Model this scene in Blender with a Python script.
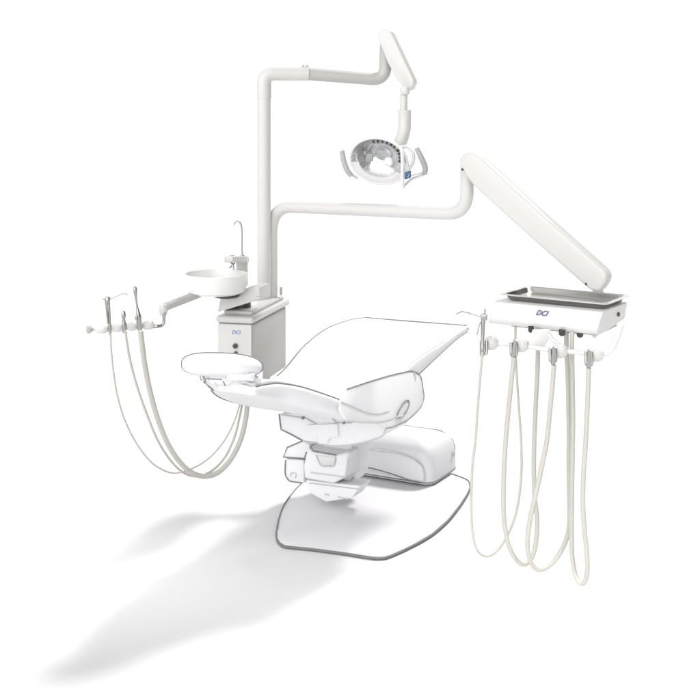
import bpy, bmesh, math, random
from mathutils import Vector as V, Matrix
random.seed(4)
sc = bpy.context.scene
for o in list(bpy.data.objects): bpy.data.objects.remove(o)

# ------------------------------------------------------------------ camera
H, F, HY = 1.70, 1250.0, 98.0      # eye height, focal length and horizon of the 700 px photo
cam = bpy.data.objects.new('camera', bpy.data.cameras.new('camera'))
sc.collection.objects.link(cam); sc.camera = cam
cam.location = (0, -5, H); cam.rotation_euler = (math.pi/2, 0, 0)
cam.data.sensor_width = 36; cam.data.lens = 36*F/700
cam.data.shift_y = -(350-HY)/700; cam.data.clip_end = 2000

# ------------------------------------------------------------------ studio light
w = bpy.data.worlds.new('World'); sc.world = w; w.use_nodes = True
nt = w.node_tree; nt.nodes.clear()
tc = nt.nodes.new('ShaderNodeTexCoord')
def wdot(vec, lo, hi, a, b):
    d = nt.nodes.new('ShaderNodeVectorMath'); d.operation = 'DOT_PRODUCT'
    nt.links.new(tc.outputs['Generated'], d.inputs[0]); d.inputs[1].default_value = V(vec).normalized()
    m = nt.nodes.new('ShaderNodeMapRange'); m.interpolation_type = 'SMOOTHSTEP'
    m.inputs[1].default_value = lo; m.inputs[2].default_value = hi
    m.inputs[3].default_value = a; m.inputs[4].default_value = b
    nt.links.new(d.outputs['Value'], m.inputs[0]); return m.outputs[0]
def wmath(op, a, b):
    m = nt.nodes.new('ShaderNodeMath'); m.operation = op
    nt.links.new(a, m.inputs[0]); nt.links.new(b, m.inputs[1]); return m.outputs[0]
back = wdot((0, 1, -.02), .78, .925, 0.0, 1.05)        # lit white backdrop behind the subject
soft = wdot((-.37, -.90, .22), .42, .97, 0.0, 2.6)    # big softbox on the left, beside the camera
over = wdot((-.35, .10, 1), .35, 1.0, 0.0, .18)      # overhead scrim
base = wdot((-1, -.10, .15), -.6, .8, .06, .75)       # the right side of the studio is darker
tot = wmath('ADD', wmath('ADD', back, soft), wmath('ADD', base, over))
bg = nt.nodes.new('ShaderNodeBackground'); nt.links.new(tot, bg.inputs['Strength'])
bg.inputs['Color'].default_value = (1, 1, 1, 1)
wo = nt.nodes.new('ShaderNodeOutputWorld'); nt.links.new(bg.outputs[0], wo.inputs[0])

ld = bpy.data.lights.new('key_lamp', 'AREA'); ld.shape = 'DISK'; ld.size = 12.5; ld.energy = 43500
ld.color = (1, .99, .98)
key = bpy.data.objects.new('key_lamp', ld); sc.collection.objects.link(key)
kt = V((0, .2, .4)); kd = V((.64, .76, 1.30)).normalized()
key.location = kt + kd*60
key.rotation_euler = (-kd).to_track_quat('-Z', 'Y').to_euler()

lf = bpy.data.lights.new('added_front_fill', 'AREA'); lf.shape = 'DISK'; lf.size = 1.0; lf.energy = 3.7; lf.spread = math.radians(28)  # added fill, lifts the console's shadow off the floor
front = bpy.data.objects.new('added_front_fill', lf); sc.collection.objects.link(front)
front.location = (1.3, -2.7, 2.9)
front.rotation_euler = (V((.46, -1.18, 0))-V(front.location)).to_track_quat('-Z', 'Y').to_euler()

ll = bpy.data.lights.new('added_left_fill', 'AREA'); ll.shape = 'DISK'; ll.size = .5; ll.energy = 1.8; ll.spread = math.radians(28)  # added fill, washes out the cabinet's stray floor shadow
left = bpy.data.objects.new('added_left_fill', ll); sc.collection.objects.link(left)
left.location = (-2.5, -.7, 2.9)
left.rotation_euler = (V((-1.08, -.60, 0))-V(left.location)).to_track_quat('-Z', 'Y').to_euler()

sc.view_settings.view_transform = 'Standard'; sc.view_settings.look = 'None'
sc.view_settings.exposure = 0.0; sc.view_settings.gamma = 1
sc.render.engine = 'CYCLES'

# ------------------------------------------------------------------ materials
def mat(name, col, rough=.4, metal=0, bump=0, bscale=60, var=0, vscale=6, coat=0):
    m = bpy.data.materials.new(name); m.use_nodes = True
    n = m.node_tree.nodes; l = m.node_tree.links; b = n['Principled BSDF']
    b.inputs['Base Color'].default_value = (*col, 1)
    b.inputs['Roughness'].default_value = rough; b.inputs['Metallic'].default_value = metal
    if coat: b.inputs['Coat Weight'].default_value = coat
    t = n.new('ShaderNodeTexCoord')
    if var:
        z = n.new('ShaderNodeTexNoise'); z.inputs['Scale'].default_value = vscale; z.inputs['Detail'].default_value = 5
        l.new(t.outputs['Object'], z.inputs['Vector'])
        r = n.new('ShaderNodeMapRange'); r.inputs[3].default_value = max(0, rough-var); r.inputs[4].default_value = rough+var
        l.new(z.outputs['Fac'], r.inputs[0]); l.new(r.outputs[0], b.inputs['Roughness'])
    if bump:
        z = n.new('ShaderNodeTexNoise'); z.inputs['Scale'].default_value = bscale
        l.new(t.outputs['Object'], z.inputs['Vector'])
        u = n.new('ShaderNodeBump'); u.inputs['Strength'].default_value = bump; u.inputs['Distance'].default_value = .002
        l.new(z.outputs['Fac'], u.inputs['Height']); l.new(u.outputs[0], b.inputs['Normal'])
    return m
M = dict(
    floor=mat('studio_floor', (.64, .64, .64), .9),
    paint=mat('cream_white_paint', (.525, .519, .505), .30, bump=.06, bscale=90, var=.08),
    paint_g=mat('grey_paint_and_shade', (.385, .38, .362), .4, bump=.06, bscale=90, var=.08),  # grey paint; on the cabinet body it stands in for shade
    bowl=mat('white_porcelain', (.66, .66, .65), .12, var=.05),
    chair=mat('pale_vinyl', (.68, .675, .69), .6, bump=.15, bscale=25),
    chair_g=mat('pale_grey_plastic', (.70, .695, .71), .6, bump=.1, bscale=25),
    plate=mat('pale_plate_paint', (.64, .635, .65), .6, bump=.1, bscale=25),
    line=mat('grey_piping', (.19, .19, .20), .6),
    line_l=mat('light_grey_seam', (.48, .48, .49), .6),
    rubber=mat('dark_grey_edge', (.14, .14, .14), .6),
    hose=mat('beige_grey_hose', (.425, .412, .378), .42, bump=.1, bscale=200, var=.1),
    chrome=mat('chrome', (.37, .37, .36), .28, 1, var=.08, vscale=30),
    steel=mat('brushed_stainless', (.60, .592, .57), .24, 1, bump=.05, bscale=40, var=.08, vscale=14),
    mirror=mat('reflector_mirror', (.93, .93, .94), .30, 1),
    grip=mat('grey_grip', (.33, .34, .33), .5),
    dark=mat('dark_knob', (.045, .042, .04), .4),
    hole=mat('dark_recess', (.02, .02, .02), .8),
    blue=mat('deep_blue_panel', (.01, .07, .19), .35),
    ink=mat('blue_print', (.035, .045, .16), .5),
    ink_c=mat('pale_blue_print', (.07, .16, .36), .5),
    white=mat('white_plastic', (.60, .592, .59), .35, var=.08),
    glass=mat('frosted_cover', (.78, .79, .80), .2),
)

# ------------------------------------------------------------------ helpers
def P(px, py, d):                   # measured point of the photo at distance d from the camera
    return V(((px-350)*d/F, d-5, H-(py-HY)*d/F))
def onplane(px, py, p0, n):
    e = V((0, -5, H)); r = V(((px-350)/F, 1, -(py-HY)/F))
    return e + r*((p0-e).dot(n)/r.dot(n))
def onz(px, py, z):
    return P(px, py, (H-z)*F/(py-HY))
def thing(name, label, cat, loc, group=None):
    o = bpy.data.objects.new(name, None); sc.collection.objects.link(o)
    o.empty_display_size = .1; o.location = loc; o['label'] = label; o['category'] = cat
    if group: o['group'] = group
    return o
def base_loc(o):
    while o.parent: o = o.parent
    return V(o.location) if o.type == 'EMPTY' else V((0, 0, 0))
def obj(name, bm, m, parent=None, smooth=True, angle=40, label=None):
    bmesh.ops.recalc_face_normals(bm, faces=bm.faces)
    me = bpy.data.meshes.new(name)
    if parent: bmesh.ops.translate(bm, verts=bm.verts, vec=-base_loc(parent))
    if smooth:
        for f in bm.faces: f.smooth = True
        for e in bm.edges:
            if len(e.link_faces) == 2 and e.calc_face_angle(0) > math.radians(angle): e.smooth = False
    bm.to_mesh(me); bm.free()
    me.materials.append(M[m] if isinstance(m, str) else m)
    o = bpy.data.objects.new(name, me); sc.collection.objects.link(o)
    if parent: o.parent = parent
    if label: o['label'] = label
    return o
def spline(pts, n):
    pts = [V(p) for p in pts]
    if len(pts) < 3: return [pts[0].lerp(pts[-1], i/n) for i in range(n+1)]
    q = [pts[0]*2-pts[1]] + pts + [pts[-1]*2-pts[-2]]
    out = []
    for i in range(1, len(q)-2):
        a, b, c, d = q[i-1], q[i], q[i+1], q[i+2]
        for k in range(n):
            t = k/n
            out.append(.5*((2*b)+(c-a)*t+(2*a-5*b+4*c-d)*t*t+(3*b-a-3*c+d)*t**3))
    out.append(pts[-1]); return out
def rounded(pts, r, n=8):           # polyline with its corners rounded to radius r
    pts = [V(p) for p in pts]; out = [pts[0]]
    for i in range(1, len(pts)-1):
        a = (pts[i-1]-pts[i]); b = (pts[i+1]-pts[i])
        k = min(r, a.length*.49, b.length*.49)
        A = pts[i]+a.normalized()*k; B = pts[i]+b.normalized()*k
        for j in range(n+1):
            t = j/n; out.append(A*(1-t)**2 + pts[i]*2*t*(1-t) + B*t*t)
    out.append(pts[-1]); return out
def tube(bm, pts, r, seg=14, closed=False, caps=True):
    pts = [V(p) for p in pts]; n = len(pts)
    rs = r if isinstance(r, (list, tuple)) else [r]*n
    rings = []; prev = None
    for i, p in enumerate(pts):
        if closed: t = pts[(i+1) % n]-pts[i-1]
        else: t = pts[min(i+1, n-1)]-pts[max(i-1, 0)]
        t = t.normalized()
        if prev is None:
            u = t.orthogonal().normalized()
        else:
            u = (prev - t*prev.dot(t)).normalized()
        prev = u; v = t.cross(u)
        rings.append([bm.verts.new(p+(u*math.cos(2*math.pi*k/seg)+v*math.sin(2*math.pi*k/seg))*rs[i]) for k in range(seg)])
    m = n if closed else n-1
    for i in range(m):
        a, b = rings[i], rings[(i+1) % n]
        off = 0
        if closed and i == n-1:
            off = min(range(seg), key=lambda s: (a[0].co-b[s].co).length)
        for k in range(seg):
            bm.faces.new((a[k], a[(k+1) % seg], b[(k+1+off) % seg], b[(k+off) % seg]))
    if caps and not closed:
        bm.faces.new(rings[0][::-1]); bm.faces.new(rings[-1])
    return bm
def tub(name, pts, r, m, parent, seg=14, closed=False, label=None):
    return obj(name, tube(bmesh.new(), pts, r, seg, closed), m, parent, angle=50, label=label)
def frame(c, zaxis, xhint=(1, 0, 0)):
    z = V(zaxis).normalized(); x = V(xhint); x = (x-z*x.dot(z)).normalized(); y = z.cross(x)
    m = Matrix((x, y, z)).transposed().to_4x4(); m.translation = V(c); return m
def lathe(bm, prof, mtx, seg=48, sx=1, sy=1):
    rings = []
    for r, z in prof:
        if r < 1e-6: rings.append([bm.verts.new(mtx @ V((0, 0, z)))])
        else: rings.append([bm.verts.new(mtx @ V((sx*r*math.cos(2*math.pi*k/seg), sy*r*math.sin(2*math.pi*k/seg), z))) for k in range(seg)])
    for a, b in zip(rings, rings[1:]):
        if len(a) == 1 and len(b) == 1: continue
        for k in range(seg):
            k2 = (k+1) % seg
            if len(a) == 1: bm.faces.new((a[0], b[k2], b[k]))
            elif len(b) == 1: bm.faces.new((a[k], a[k2], b[0]))
            else: bm.faces.new((a[k], a[k2], b[k2], b[k]))
    return bm
def bevel(bm, w, seg=3, ang=30):
    es = [e for e in bm.edges if len(e.link_faces) == 2 and e.calc_face_angle(0) > math.radians(ang)]
    bmesh.ops.bevel(bm, geom=es, offset=w, segments=seg, profile=.5, affect='EDGES', clamp_overlap=True)
def prism(loop, ext, bev=0, seg=3, taper=1.0):
    bm = bmesh.new(); loop = [V(p) for p in loop]; ext = V(ext)
    c = sum(loop, V())/len(loop)
    a = [bm.verts.new(p) for p in loop]; b = [bm.verts.new(c+(p-c)*taper+ext) for p in loop]
    n = len(loop)
    bm.faces.new(a); bm.faces.new(b[::-1])
    for i in range(n): bm.faces.new((a[i], b[i], b[(i+1) % n], a[(i+1) % n]))
    bmesh.ops.recalc_face_normals(bm, faces=bm.faces)
    if bev: bevel(bm, bev, seg)
    return bm
def box(c, ux, uy, uz, bev=0, seg=3):   # half-axis vectors
    c, ux, uy, uz = map(V, (c, ux, uy, uz))
    return prism([c-ux-uy-uz, c+ux-uy-uz, c+ux+uy-uz, c-ux+uy-uz], uz*2, bev, seg)
def text(s, size, mtx, m, parent, shear=.25, name='logo'):
    cu = bpy.data.curves.new('t', 'FONT'); cu.body = s; cu.size = size; cu.shear = shear
    cu.align_x = 'CENTER'; cu.align_y = 'CENTER'; cu.extrude = .0004; cu.offset = size*.012
    t = bpy.data.objects.new('t', cu); sc.collection.objects.link(t)
    bpy.context.view_layer.update()
    me = bpy.data.meshes.new_from_object(t.evaluated_get(bpy.context.evaluated_depsgraph_get()))
    bm = bmesh.new(); bm.from_mesh(me); bpy.data.objects.remove(t); bpy.data.meshes.remove(me)
    bmesh.ops.transform(bm, matrix=mtx, verts=bm.verts)
    return obj(name, bm, m, parent, smooth=False)
def interp(tab, s):                 # smooth table lookup, first column = s
    n = len(tab)
    if s <= tab[0][0]: return tab[0][1:]
    if s >= tab[-1][0]: return tab[-1][1:]
    for i in range(n-1):
        if tab[i][0] <= s <= tab[i+1][0]:
            h = tab[i+1][0]-tab[i][0]; t = (s-tab[i][0])/h; out = []
            for k in range(1, len(tab[0])):
                def sl(j):
                    a, b = max(j-1, 0), min(j+1, n-1)
                    return (tab[b][k]-tab[a][k])/(tab[b][0]-tab[a][0])
                y0, y1 = tab[i][k], tab[i+1][k]
                out.append((2*t**3-3*t*t+1)*y0+(t**3-2*t*t+t)*h*sl(i)+(-2*t**3+3*t*t)*y1+(t**3-t*t)*h*sl(i+1))
            return out

# ------------------------------------------------------------------ setting
bm = bmesh.new()
bmesh.ops.create_grid(bm, x_segments=8, y_segments=8, size=24)
fl = obj('floor', bm, 'floor', smooth=False); fl['kind'] = 'structure'; fl['label'] = 'seamless white studio floor'

UZ = V((0, 0, 1))
A = V((.47, .883, 0)).normalized(); R = V((A.y, -A.x, 0))     # chair: head-to-toe axis and its right side
O = V((-.43, -.80, 0))
def C(s, t, z): return O + A*s + R*t + UZ*z

# ------------------------------------------------------------------ dental chair
ch = thing('dental_chair', 'pale dental patient chair with grey outlined edges, oval headrest and broad floor plate', 'chair', (.1, .1, 0))
N = 48
def section(hwl, hwr, zl, zr, zb, dip, n=5.0, nb=None, tilt=0):
    out = []
    for k in range(N):
        a = 2*math.pi*k/N; c, s = math.cos(a), math.sin(a)
        e = 2/(nb if (nb and s < 0) else n)
        fx = math.copysign(abs(c)**e, c); fz = math.copysign(abs(s)**e, s)
        t = fx*hwr if fx > 0 else fx*hwl
        top = zl+(zr-zl)*(fx+1)/2
        bot = zb - tilt*fx
        z = (top+bot)/2 + fz*(top-bot)/2
        if fz > 0: z -= dip*(1-abs(fx)**2.5)*fz
        out.append((t, z))
    return out
def loft(bm, tab, s0, s1, rows, n=5.0, nb=None, end0=True, end1=True, tilt=0):
    rings = []; lines = []
    L = s1-s0
    seq = []
    cap = .022
    for j in range(4): seq.append((s0+cap*(1-math.cos(j/4*math.pi/2)), .90+.10*math.sin(j/4*math.pi/2)) if end0 else None)
    for i in range(rows+1): seq.append((s0+cap+(L-2*cap)*i/rows, 1))
    for j in range(3, -1, -1): seq.append((s1-cap*(1-math.cos(j/4*math.pi/2)), .90+.10*math.sin(j/4*math.pi/2)) if end1 else None)
    for q in seq:
        if not q: continue
        s, sc_ = q
        hwl, hwr, zl, zr, zb, dip = interp(tab, s)
        sec = section(hwl, hwr, zl, zr, zb, dip, n, nb, tilt*max(0, 1-s/.35))
        cz = (zl+zr)/4+zb/2
        pts = [C(s, t*(1-(1-sc_)*.4), cz+(z-cz)*sc_) for t, z in sec]
        lines.append(pts); rings.append([bm.verts.new(p) for p in pts])
    for a, b in zip(rings, rings[1:]):
        for k in range(N): bm.faces.new((a[k], a[(k+1) % N], b[(k+1) % N], b[k]))
    bm.faces.new(rings[0][::-1]); bm.faces.new(rings[-1])
    return lines
#          s    hwl   hwr   zl    zr    zb   dip
BACK = [(0.00, .070, .128, .785, .757, .715, .004),
        (0.10, .130, .140, .768, .752, .690, .012),
        (0.20, .180, .185, .740, .722, .660, .022),
        (0.30, .212, .222, .708, .680, .640, .030),
        (0.50, .235, .250, .640, .600, .585, .045),
        (0.68, .250, .255, .585, .542, .535, .055)]
for i, b in enumerate(BACK):        # cushion underside: a steady thickness
    BACK[i] = (*b[:5], min(b[3], b[4])-.045, b[6])
SHELL = [(-.01, .082, .140, .770, .745, .728, 0),
         (0.05, .112, .150, .765, .745, .703, 0),
         (0.12, .145, .162, .750, .738, .672, 0),
         (0.20, .190, .200, .728, .715, .635, 0),
         (0.30, .225, .238, .698, .672, .594, 0),
         (0.47, .245, .266, .635, .600, .536, 0),
         (0.66, .255, .270, .580, .538, .492, 0)]
SEAT = [(0.60, .255, .262, .590, .548, .500, .050),
        (0.72, .262, .268, .590, .580, .520, .060),
        (0.85, .272, .270, .612, .645, .560, .055),
        (1.00, .276, .270, .672, .676, .595, .030),
        (1.20, .284, .270, .709, .690, .640, .012),
        (1.37, .275, .268, .716, .706, .672, .006),
        (1.47, .271, .266, .710, .714, .683, .004),
        (1.525, .250, .262, .708, .716, .686, .003)]
TR, TL, BL, BR = 5, 19, 29, 43
LW = .0030
bm = bmesh.new(); lb = loft(bm, BACK, 0.0, .68, 60, 7); bk = obj('backrest_cushion', bm, 'chair', ch)
bm = bmesh.new(); ls = loft(bm, SHELL, -.01, .66, 60, 6, 4.5, tilt=.018); sh = obj('back_shell', bm, 'chair', ch)
tub('piping', [p[5]+UZ*.001+R*.001 for p in ls[3:-4]], LW, 'line', sh, 8)
tub('piping', spline([ls[3][k]-A*.001 for k in (19, 22, 25, 28)]+[p[29]-UZ*.001-R*.001 for p in ls[5:-6:5]], 4), LW, 'line', sh, 8)
tub('piping', spline([P(203.2, 373.5, 4.19), P(204, 379, 4.19), P(207.5, 385, 4.19), P(213.5, 390.3, 4.20)], 5), LW, 'line', sh, 8)
bm = bmesh.new(); lt = loft(bm, SEAT, .60, 1.525, 90, 7); st = obj('seat_and_leg_cushion', bm, 'chair', ch)
end = lt[-4]
tub('piping', spline([p[20]-R*.001 for p in lt[20:-4:6]]+[end[20]]+[end[k]+UZ*.001 for k in (18, 16, 14, 10, 8, 6, 4)]+[end[0], end[45]], 5), LW, 'line', st, 8)
tub('piping', [p[45]+R*.001 for p in lt[24:-3]], LW, 'line', st, 8)
tub('seam', [p[4]+R*.001 for p in lt[34:70]], LW*.7, 'line_l', st, 8)

# headrest: an oval pillow facing the head end
hc = P(222.3, 364.8, 4.17)
fr = frame(hc, V((.06, -1, .0)), (1, 0, -.04))
prof = [(0, .060)]+[(math.sin(a)**.8, math.cos(a)*.060) for a in [math.pi/2*i/10 for i in range(1, 11)]]
prof += [(math.sin(a)**1.0, math.cos(a)*.07) for a in [math.pi/2+math.pi/2*i/10 for i in range(1, 10)]]+[(0, -.07)]
def oval(k, n=64):
    a = 2*math.pi*k/n
    x = math.copysign(abs(math.cos(a))**.72, math.cos(a))*.134
    y = math.copysign(abs(math.sin(a))**.70, math.sin(a))*.0385
    if y > 0: y += .004*math.cos(a)*-1
    y -= .004*(x/.134)**2 if y > 0 else 0
    return x, y
bm = bmesh.new(); rings = []
for r, z in prof:
    if r < 1e-6: rings.append([bm.verts.new(fr @ V((0, 0, z)))]); continue
    rings.append([bm.verts.new(fr @ V((oval(k)[0]*r, oval(k)[1]*r, z))) for k in range(64)])
for a, b in zip(rings, rings[1:]):
    for k in range(64):
        k2 = (k+1) % 64
        if len(a) == 1: bm.faces.new((a[0], b[k2], b[k]))
        elif len(b) == 1: bm.faces.new((a[k], a[k2], b[0]))
        else: bm.faces.new((a[k], a[k2], b[k2], b[k]))
hr = obj('headrest', bm, 'chair', ch, angle=80)
tub('piping', [fr @ V((oval(k)[0]*1.003, oval(k)[1]*1.01, 0)) for k in range(64)], LW, 'line', hr, 8, closed=True)
# headrest carrier with its small brackets
cp = P(229, 381, 4.16)
cr = obj('headrest_bracket', box(cp+V((.02, .06, .0)), (.085, 0, -.004), (0, .06, 0), (0, 0, .016), .008), 'chair_g', ch)
fy = 4.075
def sk(name, pts, d, m='line', r=LW*.75, parent=None):
    return tub(name, [P(x, y, d) for x, y in pts], r, m, parent, 8)
sk('bracket_edge', [(205.5, 383), (205.5, 378.5), (222, 379.5)], fy, parent=cr)
sk('bracket_edge', [(206, 382), (208.5, 385)], fy, 'line_l', parent=cr)
sk('bracket_edge', [(214.5, 382), (217, 386.5)], fy, 'line_l', parent=cr)
sk('bracket_edge', [(223, 381), (225.5, 386)], fy, parent=cr)
tub('bracket_edge', spline([P(x, y, fy) for x, y in [(228, 386), (231, 383), (236, 381.5), (240, 384), (244, 382), (250, 383.5), (256, 384)]], 4), LW*.7, 'line_l', cr, 8)
for x, y in ((203, 381), (247, 373), (252, 377)):
    obj('screw', lathe(bmesh.new(), [(0, .002), (.0035, .002), (.0035, -.01)], frame(P(x, y, fy), (0, -1, 0)), 12), 'line_l', cr)
obj('bracket_plate', box(P(241, 377, 4.13), (.046, 0, 0), (0, .012, 0), (0, 0, .012), .006), 'plate', cr)

# side wing of the seat with its slot
wp = C(.7, .328, .5); wn = (R + UZ*.34).normalized()
def W(px, py, off=0): return onplane(px, py, wp+wn*off, wn)
wl = [(347, 389), (368, 382), (386, 376.5), (400, 373), (411, 371), (417, 373), (421, 377), (423, 388), (424, 398), (421, 407), (415, 414),
      (408, 420), (400, 424), (393, 427), (386, 428.5), (374, 424), (358, 423.5), (346, 419), (340, 410), (341, 399)]
wg = obj('seat_wing', prism([W(*p) for p in wl], -wn*.008, .003, 2), 'chair', ch)
tub('piping', spline([W(*p, .001) for p in wl[:15]], 5), LW*.65, 'line', wg, 8)
tub('seam', spline([W(x, y, .002) for x, y in [(341, 402), (349, 405), (360, 410), (371, 413.5), (380, 413.5), (389, 411)]], 5), LW*.6, 'line_l', wg, 8)
tub('seam', spline([W(x, y, .002) for x, y in [(347, 421), (360, 422.5), (374, 422), (384, 421), (392, 418.5), (397, 415)]], 5), LW*.6, 'line_l', wg, 8)
sl = [(397, 415.5), (400, 409), (404.5, 402), (408.5, 400.5), (409, 405), (406.5, 411), (402, 416), (398, 418)]
so = obj('slot_insert', prism([W(x, y, .003) for x, y in sl], -wn*.006), 'white', wg)
loop = [W(x, y, .004) for x, y in sl]
tub('slot_rim', spline(loop+[loop[0]], 4)[:-1], LW*.9, 'line', wg, 8, closed=True)
tub('slot_rim', [W(397, 417, .006), W(403, 415.5, .006)], LW*1.5, 'line_l', wg, 8)
tub('seam', [W(414, 371, .002), W(416, 380, .002)], LW*.7, 'line_l', wg, 8)

# seat frame under the cushion
fp = P(330, 430, 4.86); fn = A
def G(px, py, off=0): return onplane(px, py, fp-A*off, fn)
sf = [(279, 414), (280, 423), (281, 429), (290, 434), (302, 440.5), (318, 443), (330, 446), (348, 445.5), (366, 442), (383, 436), (385, 430), (388, 427), (384, 416), (330, 410)]
fo = obj('seat_frame', prism([G(*p) for p in sf], A*.22, .006, 2), 'chair_g', ch)
tub('piping', [G(*p, .001) for p in [(279, 414), (280, 423), (281, 429.5), (290, 434), (302, 440.5)]], LW, 'line', fo, 8)
tub('seam', spline([G(*p, .001) for p in [(305, 442), (318, 443.5), (330, 446), (348, 445.5), (366, 442), (383, 436), (384.5, 431), (388, 428)]], 4), LW*.6, 'line_l', fo, 8)
tub('seam', [G(*p, .003) for p in [(280, 414.5), (306, 418.5), (316, 424)]], LW*.9, 'line_l', fo, 8)
tub('seam', spline([G(*p, .003) for p in [(322, 417), (328, 415.5), (333, 419), (337, 422.5), (352, 423)]], 4), LW*.8, 'line_l', fo, 8)
obj('hinge_block', prism([G(*p, .012) for p in [(307, 425), (337, 424), (338, 437), (329, 438.5), (327, 444), (319, 444), (318, 437), (307, 436)]], A*.03, .002, 2), 'chair_g', fo)
obj('hinge_bolt', lathe(bmesh.new(), [(0, .004), (.006, .004), (.006, -.01)], frame(G(303, 418, .004), -A), 14), 'line', fo)
obj('hinge_bolt', lathe(bmesh.new(), [(0, .004), (.005, .004), (.005, -.01)], frame(G(344, 423, .004), -A), 14), 'line', fo)

# lift column and brackets
def G2(px, py, off=0): return onplane(px, py, P(320, 460, 5.15)-A*off, fn)
arm = obj('lift_arm', prism([G2(*p, -.06) for p in [(300, 438), (352, 440), (352, 476), (346, 486), (306, 486)]], A*.16, .006), 'chair_g', ch)
lc = obj('hinge_cover', prism([G2(*p) for p in [(283, 457), (287, 447.5), (302, 441), (310, 445), (307, 458.5)]], A*.12, .004), 'chair', ch)
tub('piping', [G2(*p, .001) for p in [(302, 441), (287, 447.5), (283, 457), (304, 459.5), (306.5, 452)]], LW, 'line', lc, 8)
rc = obj('hinge_drum', prism([G2(*p, -.004) for p in [(285, 459), (285, 473), (287.5, 479), (291, 482), (304, 483.5), (304, 459)]], A*.12, .006), 'chair', ch)
tub('piping', spline([G2(*p, -.003) for p in [(285.5, 460), (285, 473), (287.5, 479), (291, 481.5), (302, 483)]], 4), LW, 'line', rc, 8)
tub('seam', spline([G2(*p, -.001) for p in [(290, 476), (292, 472.5), (296, 474), (295, 478)]], 4), LW*.5, 'line_l', rc, 8)
br = obj('foot_bracket', prism([G2(*p, .03) for p in [(307.5, 447), (312, 451), (336, 455), (348.5, 452), (346.5, 477), (333, 484), (304, 479), (303, 466)]], A*.10, .012, 4), 'chair', ch)
tub('bracket_edge', [G2(*p, .031) for p in [(310, 446.5), (313, 451), (336, 455)]], LW*1.1, 'line', br, 8)
cu = obj('bracket_pocket', prism([G2(*p, .034) for p in [(316, 455.5), (335.5, 457), (334, 465), (320, 466)]], A*.03, .002, 2), 'white', br)
tub('pocket_rim', rounded([G2(*p, .035) for p in [(316, 455), (320.5, 466), (333.5, 466.5), (335.5, 458)]], .012), LW*.9, 'line_l', br, 8)
tub('bracket_edge', [G2(*p, .031) for p in [(311, 472.5), (326, 474.5), (345.5, 477)]], LW*.9, 'line_l', br, 8)
tub('bracket_edge', [G2(*p, .031) for p in [(348.8, 458), (346.8, 471), (345.5, 478)]], LW*.9, 'line_l', br, 8)
ft = obj('lift_foot', prism([G2(*p, .0) for p in [(306, 480), (360, 486), (352, 498), (326, 502), (308, 492)]], A*.10, .004), 'chair_g', ch)
tub('seam', [G2(*p, .001) for p in [(309, 483), (342, 487), (358, 489)]], LW*.8, 'line_l', ft, 8)
tub('seam', [G2(*p, .001) for p in [(325, 494), (329, 495)]], LW, 'line_l', ft, 8)
tub('seam', [G2(*p, .001) for p in [(338, 497), (348, 499)]], LW, 'line_l', ft, 8)

# pedestal cover on the floor plate
K = V((.352, .41, 0))
bm = bmesh.new()
def rect(w, l, z, ox=0, oy=0, nb=6):
    pts = []
    rr = .05
    for cx, cy, a0 in ((-rr-.0, rr, -90), (-rr, l-rr, 0), (-w+rr, l-rr, 90), (-w+rr, rr, 180)):
        for j in range(nb+1):
            a = math.radians(a0+90*j/nb)
            pts.append((cx+rr*math.cos(a), cy+rr*math.sin(a)))
    return pts
levels = [(0, .022), (0, .070), (.002, .120), (.008, .150), (.022, .172), (.050, .190), (.10, .203), (.17, .210)]
rings = []
for ins, z in levels:
    w_, l_ = .52, .30
    pts = rect(w_, l_, z)
    cx, cy = -w_/2, l_/2
    ring = []
    for x, y in pts:
        fx = (w_/2-ins)/(w_/2); fy_ = (l_/2-ins*.8)/(l_/2)
        q = K + R*(cx+(x-cx)*fx) + A*(cy+(y-cy)*fy_)
        ring.append(bm.verts.new((q.x, q.y, z)))
    rings.append(ring)
n_ = len(rings[0])
for a, b in zip(rings, rings[1:]):
    for k in range(n_): bm.faces.new((a[k], a[(k+1) % n_], b[(k+1) % n_], b[k]))
bm.faces.new(rings[-1]); bm.faces.new(rings[0][::-1])
# outline loops (positions) kept for the seams
loopb = [v.co.copy() for v in rings[0]]; loopt = [v.co.copy() for v in rings[3]]; loop5 = [v.co.copy() for v in rings[5]]
pc = obj('pedestal_cover', bm, 'chair', ch)
def near(loop, d): return [p + (p-(K-R*.26+A*.15)).normalized()*d for p in loop]
lp = near(loopb, .001)
tub('piping', [p+UZ*.006 for p in (lp[21:28]+lp[:12])], LW*.9, 'line', pc, 8)
tub('piping', [V((q.x, q.y, z)) for q, z in [(lp[10], .03), (lp[10], .12)]]+[near(loopt, .001)[10], near(loop5, .001)[10]]+[near(loop5, .001)[k] for k in range(11, 16)], LW, 'line', pc, 8)
def Q(px, py, off=0): return onplane(px, py, K-A*off, A)
bp = [(340, 450), (375, 450), (395, 453), (412, 458.5), (422, 465.5), (424, 474), (424, 482), (408, 480), (375, 470), (340, 465)]
pp = obj('cover_panel', prism([Q(*p, .012) for p in bp], A*.05, .006), 'chair', pc)
tub('seam', spline([Q(*p, .013) for p in [(368, 449.5), (385, 451.5), (400, 454), (413, 459), (422, 466), (424, 474), (424, 482)]], 4), LW*.6, 'line_l', pc, 8)
tub('seam', spline([Q(*p, .013) for p in [(346, 465.5), (370, 468), (395, 475), (410, 480.5), (420, 483)]], 4), LW*.8, 'line', pc, 8)
obj('badge', box(K+A*.235+R*.003+UZ*.10, A*.010, R*.002, UZ*.010, .001), 'line_l', pc)

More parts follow.
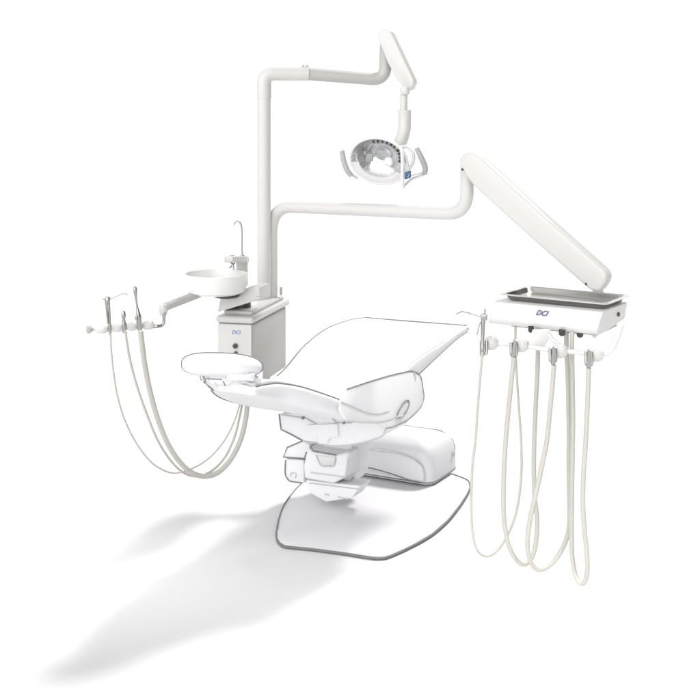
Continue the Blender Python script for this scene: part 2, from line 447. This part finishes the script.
# floor plate
fpz = .014
pl = [(277, 530), (277.5, 538), (280, 542), (286, 545), (310, 547.5), (345, 552), (368, 555.5), (380, 556.5), (390, 554.5), (412, 544.5), (432, 533), (448, 519), (460, 504),
      (467, 493), (470, 486), (468.5, 481), (462, 477.5), (452, 474)]
pb = [(425, 466), (380, 462), (330, 466), (306, 479), (294, 491), (284, 505), (279, 518)]
pts = [onz(x, y, fpz) for x, y in pl+pb]
bpl = obj('floor_plate', prism(pts, -UZ*(fpz-.003), .003, 2), 'plate', ch)
tub('plate_edge', spline([p-UZ*.006+V((0, -.001, 0)) for p in [pts[-1]]+pts[:16]], 5), .0055, 'rubber', bpl, 8)
tub('piping', spline([onz(x, y, fpz+.001) for x, y in [(470, 486), (468.5, 481), (462, 477.5), (452, 474)]], 5), LW, 'line', bpl, 8)
tub('piping', spline([onz(x, y, fpz+.001) for x, y in [(306, 479), (294, 491), (284, 505), (279, 518), (277, 530)]], 5), LW, 'line', bpl, 8)

# ------------------------------------------------------------------ utility cabinet
CU = V((.25, .968, 0)).normalized(); CWv = V((-CU.y, CU.x, 0))     # cabinet depth axis, and its left
CC = V((-.390, 0.0, 0))
cab = thing('utility_cabinet', 'cream white equipment cabinet with a blue printed front, behind the headrest', 'cabinet', (-.39, .2, .5))
def K2(u, v, z): return CC + CU*u + CWv*v + UZ*z
zt = .795
cb = obj('shaded_cabinet_body', prism([K2(0, 0, .53), K2(0, .148, .53), K2(.45, .148, .53), K2(.45, 0, .53)], UZ*(zt-.53), .008), 'paint_g', cab)  # greyer colour stands in for shade on the cabinet's side
obj('lit_front_panel', prism([K2(0, .003, .533), K2(0, .145, .533), K2(0, .145, zt-.003), K2(0, .003, zt-.003)], -CU*.006, .002), 'paint', cab)  # added panel, its whiter colour stands in for light on the front
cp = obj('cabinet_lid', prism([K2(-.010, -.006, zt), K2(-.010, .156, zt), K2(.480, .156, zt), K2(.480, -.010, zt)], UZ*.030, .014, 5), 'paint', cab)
obj('lid_step', prism([K2(.03, .012, zt+.028), K2(.03, .135, zt+.028), K2(.46, .135, zt+.028), K2(.46, .012, zt+.028)], UZ*.018, .014, 5), 'paint', cab)
for (u, z, r) in ((.070, .706, .0090), (.068, .677, .0070)):
    c = K2(-.006, u, z)
    obj('knob', lathe(bmesh.new(), [(0, .012), (r*.8, .012), (r, .008), (r*1.05, 0), (r*1.3, -.0005)], frame(c, -CU), 24), 'dark', cab)
    obj('knob_ring', lathe(bmesh.new(), [(r*1.0, .003), (r*1.35, .003), (r*1.4, 0)], frame(c, -CU), 24), 'chrome', cab)
text('DCI', .021, frame(K2(-.0066, .068, .760), -CU, -CWv), 'ink_c', cab, .3)
# bracket that carries the cabinet on the chair, out of sight behind the seat
obj('mounting_arm', tube(bmesh.new(), rounded([K2(.3, .06, .54), K2(.3, .06, .43), V((-.02, .36, .40)), V((.1, .4, .33))], .06), .035, 16), 'paint', cab)

# ------------------------------------------------------------------ light post and its arm
lp_ = thing('light_post', 'tall white post with a horizontal arm carrying the operating light, rising from the cabinet', 'post', K2(.30, .06, zt+.03))
px0 = P(264, 300, 5.36)
top = P(264, 76, 5.36); endp = P(381, 79.5, 5.46)
r1 = .0298
tub('post', [px0-UZ*.02, P(264, 97, 5.36)], r1, 'paint', lp_, 32)
obj('collar', tube(bmesh.new(), [P(264, 98, 5.36), P(264, 95, 5.36)], r1+.0018, 32), 'paint', lp_)
el = rounded([P(264, 96, 5.36), P(264, 73.5, 5.36), P(308, 73.8, 5.39)], .15, 16)
tub('elbow', el, [.0312]*len(el), 'paint', lp_, 32)
arm_ = [P(304, 73.8, 5.39)] + rounded([P(306, 73.9, 5.39), P(385, 80, 5.46), P(386, 44, 5.46)], .06, 12)
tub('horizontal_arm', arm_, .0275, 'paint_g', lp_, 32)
obj('arm_knob', lathe(bmesh.new(), [(0, .012), (.005, .012), (.006, 0)], frame(P(307, 67.5, 5.38), (0, 0, 1)), 16), 'paint_g', lp_)
obj('arm_knob', lathe(bmesh.new(), [(0, .010), (.005, .010), (.006, 0)], frame(P(303, 67, 5.38), (0, 0, 1)), 16), 'paint_g', lp_)
pa = [(377.5, 33), (380.5, 29.5), (387, 29), (391, 31.5), (413.5, 79), (414.3, 83), (411, 90), (404, 91), (401, 84), (397, 80), (388, 64), (379, 42)]
pn = V((-.35, -1, 0)).normalized()
sp = obj('spring_arm', prism([onplane(x, y, P(395, 55, 5.38), pn) for x, y in pa], -pn*.055, .008, 4), 'paint', lp_)
obj('arm_joint', lathe(bmesh.new(), [(0, .014), (.019, .012), (.0215, .004), (.0215, -.012), (.018, -.019), (0, -.020)], frame(P(405, 90, 5.32), (0, 0, 1)), 28), 'paint', lp_)
tub('drop_tube', [P(404, 88, 5.33), P(403.5, 113, 5.33)], .0165, 'paint', lp_, 24)

# ------------------------------------------------------------------ operating light
ol = thing('operating_light', 'oval lamp head with mirrored reflector, grey grips and blue badge hanging from the arm', 'lamp', P(380, 188, 5.2))
nk = spline([P(404.5, 110, 5.33), P(404.5, 120, 5.33), P(404, 131, 5.32), P(400, 143, 5.30), P(393, 152, 5.28)], 8)
tub('neck', nk, [.0285]*8+[.028]*(len(nk)-8), 'paint', ol, 28)
LN = V((-.22, -.93, -.30)).normalized()
lc_ = P(379, 161, 5.16)
LF = frame(lc_, LN, (1, -.05, -.16))     # z looks out of the lamp
bm = bmesh.new()
lathe(bm, [(0, -.095), (.05, -.090), (.085, -.065), (.102, -.03), (.108, 0)], LF, 56, 1.13, .93)
obj('lamp_housing', bm, 'white', ol)
bm = bmesh.new()
lathe(bm, [(0, -.085), (.03, -.083), (.055, -.070), (.078, -.050), (.094, -.026), (.103, -.002)], LF, 34, 1.13, .93)
obj('reflector', bm, 'mirror', ol, smooth=False)
def el_(r, z, n=64, a0=0, a1=360):
    return [LF @ V((1.13*r*math.cos(math.radians(a0+(a1-a0)*k/n)), .93*r*math.sin(math.radians(a0+(a1-a0)*k/n)), z)) for k in range(n if a1-a0 == 360 else n+1)]
tub('bezel', el_(.107, .002), .0052, 'white', ol, 12, closed=True)
# slots along the upper edge of the reflector
for i in range(10):
    a = math.radians(122-14*i); c, n_ = math.cos(a), math.sin(a)
    p = LF @ V((1.13*.064*c, .93*.064*n_, -.0585)); q = LF @ V((1.13*.076*c, .93*.076*n_, -.0475))
    sdv = LF.to_3x3() @ V((-n_, c, 0))
    obj('vent_slot', box((p+q)/2, (q-p)/2, sdv*(.0020+.0007*min(i, 4)), (q-p).cross(sdv).normalized()*.0015, .0005), 'dark', ol)
# bulb, shields and front cover
b0 = LF @ V((.03, -.01, -.055)); 
obj('bulb_holder', box(LF @ V((-.048, -.012, -.045)), LF.to_3x3() @ V((.014, 0, 0)), LF.to_3x3() @ V((0, .020, 0)), LF.to_3x3() @ V((0, 0, .014)), .003), 'grip', ol)
obj('bulb_holder', box(LF @ V((-.02, .004, -.045)), LF.to_3x3() @ V((.024, 0, 0)), LF.to_3x3() @ V((0, .005, 0)), LF.to_3x3() @ V((0, 0, .006)), .002), 'grip', ol)
obj('bulb_holder', box(LF @ V((-.068, .006, -.035)), LF.to_3x3() @ V((.007, 0, 0)), LF.to_3x3() @ V((0, .010, 0)), LF.to_3x3() @ V((0, 0, .006)), .002), 'chrome', ol)
obj('bulb', lathe(bmesh.new(), [(0, .026), (.012, .023), (.018, .014), (.020, 0), (.016, -.02), (.010, -.03)], frame(LF @ V((.034, -.010, -.040)), LN+V((.2, 0, .3))), 28), 'glass', ol)
obj('bulb_shield', box(LF @ V((-.010, -.042, -.020)), LF.to_3x3() @ V((.026, 0, 0)), LF.to_3x3() @ V((0, .026, 0)), LF.to_3x3() @ V((0, 0, .003)), .002), 'glass', ol)
# lower lip of the front cover
bm = bmesh.new(); rows = []
for r, z in ((.106, .004), (.090, .010), (.076, .008)):
    rows.append([bm.verts.new(p) for p in el_(r, z, 30, 196, 340)])
for r, z in ((.076, .003), (.104, -.002)):
    rows.append([bm.verts.new(p) for p in el_(r, z, 30, 196, 340)])
for a, b in zip(rows, rows[1:]+rows[:1]):
    for k in range(30): bm.faces.new((a[k], a[k+1], b[k+1], b[k]))
obj('front_cover', bm, 'white', ol)
# yoke
yk = spline([P(397, 147, 5.16), P(401.5, 150, 5.10), P(402.5, 165, 5.07), P(402.5, 178, 5.07), P(403, 188, 5.08)], 6)
tub('yoke', yk, .0075, 'white', ol, 14)
yr = spline([P(400, 147, 5.2), P(408, 147, 5.18), P(413, 153, 5.16), P(413, 162, 5.15), P(408, 170, 5.13), P(404, 176, 5.1)], 6)
tub('yoke', yr, .0075, 'white', ol, 14)
tub('yoke', spline([P(404, 186, 5.09), P(412, 179, 5.12), P(424, 174.5, 5.16)], 6), .0055, 'white', ol, 12)
tub('yoke', spline([P(404, 178, 5.09), P(412, 175, 5.12), P(424, 172, 5.16)], 6), .0050, 'white', ol, 12)
bq = [P(x, y, 5.055) for x, y in ((404.8, 172.3), (411.2, 170.5), (410.8, 177.8), (405, 179.8))]
bb = obj('blue_badge', prism(bq, (0, .012, 0), .0015, 2), 'blue', ol)
tub('badge_mark', [P(407, 176.5, 5.053), P(408, 177.3, 5.053), P(409.5, 173.5, 5.053)], .0011, 'white', bb, 6)
g1 = spline([P(342, 151, 5.08), P(343.5, 160, 5.07), P(347, 170, 5.06), P(351.5, 176, 5.06)], 6)
tub('hand_grip', g1, [.0102+.0015*math.sin(math.pi*i/(len(g1)-1)) for i in range(len(g1))], 'grip', ol, 14)
tub('grip_stem', [P(351.5, 175, 5.07), P(357, 178, 5.12)], .006, 'white', ol, 12)
g2 = spline([P(416.5, 148, 5.12), P(421, 157, 5.12), P(425, 167, 5.13), P(425, 174, 5.14)], 6)
tub('hand_grip', g2, [.0102+.002*math.sin(math.pi*i/(len(g2)-1)) for i in range(len(g2))], 'grip', ol, 14)

# ------------------------------------------------------------------ delivery arm
da = thing('swing_arm', 'white tubular arm beside the post running right to a thick sloping spring arm', 'arm', P(271, 300, 5.38))
tub('swing_tube', rounded([P(271.5, 302, 5.40), P(271.5, 206.0, 5.40), P(467, 214.0, 4.80), P(467, 166, 4.80)], .12, 16), .0265, 'paint', da, 32)
obj('tube_lock', box(P(281, 291, 5.40), (.006, 0, 0), (0, .006, 0), (0, 0, .018), .003), 'paint_g', da)
sd0, sd1 = P(470, 170, 4.72), P(598, 280, 4.40)      # the spring arm comes forward over the console
an = V(((sd1-sd0).y, -(sd1-sd0).x, 0)).normalized()
sa = [(458.5, 165), (459, 158), (464, 152.5), (471, 151.5), (478, 155.5), (539.3, 212.6), (603.5, 270), (607, 276), (605, 283), (599, 292), (590, 291), (540, 247), (500, 211), (472, 185), (466, 177)]
pl0 = sd0
sb = obj('spring_arm', prism([onplane(x, y, pl0, an) for x, y in sa], -an*.055, .015, 6), 'paint', da)
for x, y in ((462.3, 169.5), (586, 284)):
    obj('screw', lathe(bmesh.new(), [(0, .0015), (.0045, .0015), (.0045, -.012)], frame(onplane(x, y, pl0+an*.0005, an), an), 14), 'dark', da)

NR = .92                            # the console stands this much nearer than first measured
def PN(x, y, d): return P(x, y, d*NR)
# ------------------------------------------------------------------ delivery head
DW = V((.839, -.545, 0)).normalized(); DD = V((.545, .839, 0)).normalized()
T0 = P(499, 294, 4.82*NR)                  # front left corner of the tray lip
zt = T0.z
def T(u, v, z): return V((T0.x, T0.y, 0)) + DW*u*NR + DD*v*NR + UZ*(zt+(z-zt)*NR)
dh = thing('instrument_console', 'white instrument console with four hose holders on a bar, hanging below the steel tray', 'console', T(.22, .13, zt-.17))
bm = bmesh.new()
prof_ = [(-.030, .105), (-.034, .097), (-.020, .050), (.000, .016), (.012, .010)]    # (v, drop) front face, sloping out to the bottom
top_ = .0275
loopL = [(-.034, .112), (-.038, .098), (-.027, .062), (-.012, .031), (.004, top_), (.235, top_), (.240, .032), (.240, .095), (.236, .100), (.02, .120), (-.026, .120)]
hb = prism([T(-.012-.018*min(1, d/.1), v, zt-d*.93) for v, d in loopL], DW*.445*NR, .009, 4)
obj('console_body', hb, 'white', dh)
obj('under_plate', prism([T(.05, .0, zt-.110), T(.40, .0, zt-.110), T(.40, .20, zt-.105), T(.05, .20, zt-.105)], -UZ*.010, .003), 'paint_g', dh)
for x, y, r in ((531, 328.3, .010), (562, 331.6, .0115), (580, 333.2, .0115)):
    c = PN(x, y+1.0, 4.63 if x > 550 else 4.68)
    obj('control_knob', lathe(bmesh.new(), [(0, -.010), (r*.8, -.009), (r, -.005), (r, .010)], frame(c, (0, 0, 1)), 24), 'dark', dh)
    obj('knob_cap', lathe(bmesh.new(), [(0, -.0120), (r*.5, -.0120), (r*.6, -.010), (r*.6, -.008)], frame(c, (0, 0, 1)), 24), 'chrome', dh)
obj('swivel_post', tube(bmesh.new(), [P(598, 279, 4.545), P(598, 304, 4.545)], .020, 28), 'paint', dh)
obj('side_knob', lathe(bmesh.new(), [(0, .010), (.007, .010), (.008, 0)], frame(T(.418, .15, zt-.06), DW), 18), 'dark', dh)
obj('side_knob', box(PN(594.5, 336.3, 4.56), (.006, 0, 0), (0, .006, 0), (0, 0, .004), .001), 'paint_g', dh)
c = T(.190, -.0290, zt-.052)
text('DCI', .025, frame(c, (-DD+UZ*.33).normalized(), DW), 'ink', dh, .45)
# hanger plate and holder bar
HB = [(487, 342.5, 4.70), (517, 344.5, 4.64), (556, 350.5, 4.57), (592, 354, 4.50)]
pl_ = [(529, 331), (550, 330), (547, 341), (543, 348), (538, 349.5), (533, 343)]
hg = prism([PN(x, y, 4.63) for x, y in [(533, 330), (551, 329), (549, 339), (545, 347), (541, 349.5), (527, 347), (530, 338)]], (0, .012, 0), .003)
obj('hanger_plate', hg, 'white', dh)
obj('hanger_strut', tube(bmesh.new(), spline([PN(549, 334, 4.64), PN(553, 340, 4.62), PN(560, 345.5, 4.60), PN(568, 349.5, 4.58)], 5), .0075, 12), 'white', dh)
bar = spline([PN(488, 342.5, 4.715), PN(517, 345, 4.655), PN(538, 348, 4.62), PN(556, 350.5, 4.585), PN(575, 352, 4.55), PN(594, 354.5, 4.515), PN(606, 353.5, 4.50), PN(612, 349, 4.49), PN(616, 339, 4.49), PN(621, 324.5, 4.49)], 8)
tub('holder_bar', bar, [.0085]*(len(bar)-20)+[.0085+.003*min(1, i/12) for i in range(20)], 'white', dh, 16)
for i, (x, y, d) in enumerate(HB):
    hx = V((.78, -.2, .05)).normalized()
    cc = PN(x+4.0, y+.5, d)
    hub = obj('hose_holder', lathe(bmesh.new(), [(0, .024), (.014, .023), (.022, .014), (.0255, 0), (.022, -.015), (.012, -.021), (0, -.022)], frame(cc, hx, (0, 0, 1)), 28), 'paint', dh)
    cx = PN(x-3.2, y+4.5, d-.03)
    bm = bmesh.new()
    tube(bm, rounded([cx+V((-.009, 0, .022)), cx+V((-.010, -.006, -.022)), cx+V((.010, -.006, -.022)), cx+V((.009, 0, .022))], .010), .0055, 10)
    obj('holder_clip', bm, 'chrome', hub)

# steel tray
tr = thing('instrument_tray', 'rectangular stainless steel tray with flared rim lying on the white console', 'tray', T(.22, .13, zt-.016))
def rr(u0, u1, v0, v1, z, rad, n=6):
    out = []
    for cx, cy, a0 in ((u1-rad, v0+rad, -90), (u1-rad, v1-rad, 0), (u0+rad, v1-rad, 90), (u0+rad, v0+rad, 180)):
        for j in range(n+1):
            a = math.radians(a0+90*j/n); out.append(T(cx+rad*math.cos(a), cy+rad*math.sin(a), z))
    return out
bm = bmesh.new(); rings = []
LU, LV = .438, .250
for ins, z, rad in ((0, zt-.003, .020), (0, zt+.001, .020), (.003, zt+.002, .020), (.014, zt+.001, .022), (.018, zt-.002, .022), (.026, zt-.017, .024), (.034, zt-.021, .024), (.040, zt-.0215, .02)):
    rings.append([bm.verts.new(p) for p in rr(ins, LU-ins, ins, LV-ins, z, rad)])
bot = []
for ins, z, rad in ((.038, zt-.0235, .02), (.024, zt-.0225, .024), (.013, zt-.003, .022), (.006, zt-.002, .022)):
    bot.append([bm.verts.new(p) for p in rr(ins, LU-ins, ins, LV-ins, z, rad)])
n_ = len(rings[0])
for a, b in zip(rings, rings[1:]):
    for k in range(n_): bm.faces.new((a[k], a[(k+1) % n_], b[(k+1) % n_], b[k]))
bm.faces.new(rings[-1])
seq = [bot[0], bot[1], bot[2], bot[3], rings[0]]
for a, b in zip(seq, seq[1:]):
    for k in range(n_): bm.faces.new((a[k], b[k], b[(k+1) % n_], a[(k+1) % n_]))
bm.faces.new(bot[0][::-1])
obj('tray_pan', bm, 'steel', tr, angle=60)

# ------------------------------------------------------------------ hoses of the console
G1 = 'hoses hanging from the console'
def hose(name, pts, r, parent):
    return tub(name, spline([PN(*p) for p in pts], 10), r, 'hose', parent, 12)
sy = thing('air_water_syringe', 'chrome syringe with bent nozzle and thin looped hose in the console holder nearest the chair', 'syringe', PN(483, 355, 4.66))
bm = bmesh.new(); lathe(bm, [(0, .030), (.006, .029), (.008, .020), (.007, -.01), (.006, -.06), (.0085, -.075), (.009, -.10), (.006, -.108), (0, -.109)], frame(PN(483, 325, 4.66), (.03, 0, 1)), 18)
obj('syringe_body', bm, 'chrome', sy)
obj('syringe_head', box(PN(484, 317, 4.655), (.011, 0, 0), (0, .009, 0), (0, 0, .011), .003), 'chrome', sy)
obj('button', lathe(bmesh.new(), [(0, .018), (.0035, .018), (.0035, 0)], frame(PN(484.5, 314, 4.655), (.15, 0, 1)), 12), 'grip', sy)
obj('trigger', tube(bmesh.new(), spline([PN(480.5, 322, 4.65), PN(478.5, 328, 4.65), PN(477, 335, 4.65)], 4), .0028, 8), 'grip', sy)
tub('nozzle', spline([PN(481, 316.5, 4.655), PN(472, 314, 4.655), PN(463, 311.5, 4.65), PN(456, 314.2, 4.645)], 6), .0026, 'chrome', sy, 10)
hose('hose', [(482.3, 352, 4.65), (480, 380, 4.66), (477.5, 410, 4.68), (475.5, 440, 4.7), (472.5, 465, 4.72), (471.3, 495, 4.73), (471.8, 525, 4.74), (475, 545, 4.75), (481, 554.5, 4.76), (489, 556, 4.78), (498, 550, 4.8),
             (506, 538, 4.8), (514, 520, 4.8), (519, 498, 4.8), (521.5, 470, 4.8), (521, 440, 4.8), (519, 410, 4.8), (517, 380, 4.8), (515.5, 350, 4.79), (515.5, 326, 4.78)], .0045, sy)
def hosething(label, cx, cy, d, pts, r):
    t = thing('handpiece_hose', label, 'hose', PN(cx, cy, d), G1)
    c = PN(cx, cy, d)
    ax = (V(PN(*pts[1]))-V(PN(*pts[0]))).normalized()
    obj('connector', lathe(bmesh.new(), [(0, .040), (.006, .038), (.0075, .020), (.0085, .0), (.0085, -.014), (.0065, -.024), (0, -.025)], frame(c, -ax), 18), 'chrome', t)
    hose('hose', pts, r, t)
hosething('thick hose from the second console holder, crossing the thin syringe hose near its loop', 514, 351, 4.60,
      [(514, 357, 4.60), (511.5, 380, 4.61), (509, 405, 4.63), (506.5, 430, 4.65), (504.5, 460, 4.66), (503.5, 490, 4.67), (503.8, 515, 4.68), (506.5, 537, 4.69), (511, 551, 4.70), (517, 560.5, 4.71), (523, 564.5, 4.72), (529, 561.5, 4.74),
       (534, 552, 4.75), (536.8, 535, 4.76), (537, 517, 4.76), (535, 500, 4.76), (534, 480, 4.76), (534, 450, 4.75), (535.5, 410, 4.74), (537.5, 370, 4.72), (538, 343, 4.70), (538, 328, 4.70)], .0082)
hosething('grey hose slanting left from the third console holder into a wide loop', 553.5, 358, 4.53,
      [(554, 365, 4.53), (552.5, 385, 4.54), (550, 410, 4.55), (547, 440, 4.57), (541.5, 468, 4.59), (535.5, 495, 4.60), (530, 520, 4.61), (527.5, 540, 4.62), (528.5, 555, 4.63), (532.5, 565, 4.64), (538.5, 569.5, 4.65), (547, 567, 4.66), (557, 557.5, 4.67),
       (565, 543, 4.67), (569, 528, 4.67), (569.5, 505, 4.67), (568.8, 470, 4.67), (568.8, 430, 4.67), (568, 385, 4.67), (566.5, 345, 4.67), (566.5, 331, 4.67)], .0082)
hosething('grey hose from the rightmost console holder, hanging lowest in a narrow loop', 589, 361, 4.46,
      [(588.7, 368, 4.46), (588, 390, 4.47), (586.8, 420, 4.48), (585.5, 445, 4.50), (583.5, 475, 4.51), (583, 505, 4.52), (584.5, 530, 4.53), (586.8, 553, 4.54), (587.3, 570, 4.55), (585.5, 580, 4.56), (582.3, 583.8, 4.57), (578.5, 581.5, 4.58),
       (574.8, 572.5, 4.60), (572.2, 556, 4.61), (571.6, 530, 4.62), (571.8, 495, 4.62), (572.5, 455, 4.62), (573, 420, 4.62), (572.5, 385, 4.62), (572, 345, 4.62), (572.3, 331, 4.62)], .0082)

# ------------------------------------------------------------------ cuspidor
cs = thing('cuspidor', 'round white rinse bowl with cup filler tower, bracketed to the cabinet lid', 'basin', P(240, 308, 5.15))
bc = P(216, 273.5, 4.95)
bm = bmesh.new()
lathe(bm, [(0, -.082), (.055, -.082), (.098, -.078), (.116, -.068), (.122, -.050), (.1275, -.006), (.1275, -.002), (.125, .001), (.121, .001), (.119, -.003), (.113, -.030), (.095, -.052), (.05, -.066), (0, -.070)], frame(bc, (0, 0, 1)), 72)
obj('bowl', bm, 'bowl', cs)
obj('drain', lathe(bmesh.new(), [(0, .001), (.014, .001), (.016, 0)], frame(bc-UZ*.068, (0, 0, 1)), 24), 'chrome', cs)
obj('bowl_foot', lathe(bmesh.new(), [(0, 0), (.05, 0), (.052, -.008), (.048, -.014), (0, -.015)], frame(bc+V((.04, .02, -.082)), (0, 0, 1)), 36), 'dark', cs)
bn = V((-.35, -1, 0)).normalized()
def B(px, py): return onplane(px, py, P(240, 300, 4.98), bn)
brk = prism([B(*p) for p in [(220, 298), (233, 294.5), (246, 288.5), (252, 285.5), (259.5, 287), (260, 299), (245, 304), (217, 312.5)]], -bn*.11, .006)
obj('bracket', brk, 'paint', cs)
obj('screw', lathe(bmesh.new(), [(0, .002), (.003, .002), (.003, -.01)], frame(B(257.7, 296.5)+bn*.0005, bn), 12), 'grip', cs)
obj('pivot', lathe(bmesh.new(), [(0, .03), (.040, .03), (.042, .0), (0, 0)], frame(P(241, 309, 5.14), (0, 0, 1)), 32), 'dark', cs)
obj('tower', tube(bmesh.new(), [P(242, 285, 5.10), P(242, 256, 5.10)], .025, 28), 'paint', cs)
th_ = prism([P(x, 262.5, d) for x, d in [(223.5, 4.99), (232, 4.95), (246, 5.02), (249, 5.08), (247, 5.16), (236, 5.15)]], UZ*.026, .008, 4)
obj('tower_head', th_, 'paint', cs)
obj('filler_button', lathe(bmesh.new(), [(0, .006), (.010, .006), (.011, 0)], frame(P(232, 256.5, 5.04), (0, 0, 1)), 20), 'grip', cs)
tub('rinse_spout', spline([P(231, 262, 4.98), P(232.5, 265, 4.97), P(233.5, 270, 4.965)], 5), .0045, 'chrome', cs, 12)
tub('rinse_spout', spline([P(235, 263, 4.98), P(231, 266.5, 4.97), P(229.5, 268, 4.965)], 5), .0030, 'chrome', cs, 12)
tub('cup_filler', [P(242.3, 256, 5.08), P(242, 245, 5.08)]+spline([P(242, 235, 5.08), P(241.5, 227, 5.08), P(240, 222.8, 5.08), P(237.5, 221.2, 5.08), P(235, 222.5, 5.08), P(234.3, 225, 5.08)], 6), .0036, 'chrome', cs, 12)
obj('filler_base', lathe(bmesh.new(), [(.008, .008), (.010, 0), (0, 0)], frame(P(242.3, 257, 5.08), (0, 0, 1)), 16), 'chrome', cs)

# ------------------------------------------------------------------ assistant arm
aa = thing('assistant_arm', 'slim white arm left of the rinse bowl ending in a segmented white holder bar', 'arm', P(165, 312, 4.78))
f1, f0 = P(206, 291, 4.93), P(165, 307, 4.80)
dv = (f1-f0).normalized(); up = UZ-dv*UZ.dot(dv); up.normalize(); sd = dv.cross(up)
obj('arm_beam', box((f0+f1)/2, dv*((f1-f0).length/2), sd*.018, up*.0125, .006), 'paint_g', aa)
obj('arm_joint', lathe(bmesh.new(), [(0, .018), (.014, .016), (.017, .006), (.017, -.010), (.011, -.026), (0, -.027)], frame(P(163.3, 309, 4.79), (0, 0, 1)), 24), 'paint', aa)
tub('bent_rod', rounded([P(164, 312, 4.78), P(164, 325.5, 4.78), P(153, 327, 4.76)], .02), .0065, 'chrome', aa, 14)
b1, b0 = P(157, 325.5, 4.76), P(87, 329.8, 4.70)
bd = (b1-b0).normalized()
tub('holder_rod', [b0, b1], .006, 'white', aa, 14)
for x, y, L in ((102.3, 328.8, .024), (117.3, 327.4, .024), (132, 326, .022), (148, 325, .022)):
    cc = P(x, y, 4.7+.06*(x-87)/70)
    obj('holder_segment', lathe(bmesh.new(), [(0, -L), (.011, -L), (.016, -L*.65), (.0185, -L*.2), (.0185, L*.3), (.015, L*.75), (.009, L), (0, L)], frame(cc, bd), 24), 'white', aa)
obj('end_knob', lathe(bmesh.new(), [(0, -.010), (.010, -.009), (.015, -.004), (.015, .006), (.010, .010), (.006, .018), (0, .018)], frame(P(88.5, 329.5, 4.70), bd), 24), 'paint_g', aa)
for x, y in ((109.7, 328), (125, 326.8), (139.5, 325.8)):
    cc = P(x, y, 4.7+.06*(x-87)/70)
    obj('holder_ring', lathe(bmesh.new(), [(.009, -.005), (.0145, -.005), (.0145, .005), (.009, .005)], frame(cc, bd), 20), 'chrome', aa)

G3 = 'instruments on the assistant arm'
s2 = thing('air_water_syringe', 'chrome syringe with a long bent nozzle, leftmost on the segmented holder bar', 'syringe', P(110, 335, 4.69), G3)
bm = bmesh.new(); lathe(bm, [(0, .016), (.008, .014), (.0105, .004), (.010, -.008), (.006, -.016), (0, -.017)], frame(P(107.5, 300.5, 4.69), (.1, 0, 1)), 18)
obj('syringe_head', bm, 'chrome', s2)
tub('syringe_body', [P(108.8, 303, 4.69), P(110.3, 336, 4.69)], .0052, 'chrome', s2, 14)
tub('trigger', [P(106, 304, 4.685), P(108, 324, 4.685)], .0036, 'chrome', s2, 10)
tub('nozzle', spline([P(110, 299, 4.69), P(117, 296, 4.69), P(123.5, 293.6, 4.69), P(128.5, 295.2, 4.69)], 6), .0024, 'chrome', s2, 10)
tub('button', [P(105.5, 300, 4.69), P(102.5, 298.8, 4.69)], .003, 'chrome', s2, 10)
hose('hose', [(110.5, 334, 4.69), (111.2, 350, 4.7), (113.5, 372, 4.72), (117, 394, 4.75), (124, 418, 4.79), (135, 441, 4.83), (149, 460, 4.87), (163, 470, 4.91), (176, 473, 4.95), (192, 468.5, 4.99), (209, 458, 5.04), (224, 441, 5.08),
             (234, 422, 5.12), (241, 400, 5.16), (245, 386, 5.18)], .0034, s2)
s3 = thing('saliva_ejector', 'short chrome suction valve, the lowest of the three on the segmented holder bar', 'suction valve', P(124.5, 335, 4.70), G3)
bm = bmesh.new(); lathe(bm, [(0, .022), (.006, .020), (.0085, .010), (.0085, .0), (.0060, -.010), (.0075, -.022), (.009, -.040), (.006, -.062), (0, -.063)], frame(P(123.6, 316.5, 4.69), (-.04, 0, 1)), 18)
obj('valve_body', bm, 'chrome', s3)
hose('hose', [(125.5, 331, 4.70), (127, 343, 4.71), (130.5, 362, 4.74), (137, 386, 4.78), (146, 412, 4.82), (158, 441, 4.87), (171, 461, 4.92), (184, 473, 4.96), (198, 476.3, 5.0), (212, 470.5, 5.04), (225, 457, 5.08),
             (234.5, 437, 5.12), (239.5, 417, 5.15), (243, 400, 5.17), (246, 386, 5.19)], .0046, s3)
s4 = thing('suction_handpiece', 'tall slender chrome suction handpiece with the thickest hose, beside the bent rod', 'suction handpiece', P(140, 335, 4.72), G3)
bm = bmesh.new(); tube(bm, spline([P(135, 286.5, 4.71), P(135.3, 291, 4.71), P(136, 298, 4.71), P(137.3, 308, 4.71), P(138.6, 316, 4.71), P(139.5, 326, 4.715), P(140.3, 333, 4.72)], 5),
    [.0060]*3+[.0075]*4+[.0068, .006, .0052, .0046, .0042, .004, .004, .0042, .0048, .0056, .0066, .0076, .0088, .0098, .0104, .0104, .010, .009, .0085, .009, .0095, .0095, .009, .0085, .008][:24], 16)
obj('handpiece_body', bm, 'chrome', s4)
obj('valve_lever', box(P(136.3, 317, 4.70), (.005, 0, 0), (0, .006, 0), (0, 0, .010), .002), 'chrome', s4)
hose('hose', [(140.5, 331, 4.72), (142.2, 345, 4.73), (145, 366, 4.76), (150, 391, 4.80), (157.5, 418, 4.84), (167.5, 443, 4.88), (179, 461, 4.92), (191.5, 472.5, 4.96), (205, 476.3, 5.0), (218.5, 472, 5.04), (231, 459, 5.08),
             (240.5, 440, 5.12), (245.5, 420, 5.15), (247.5, 403, 5.17), (248.5, 386, 5.19)], .0098, s4)
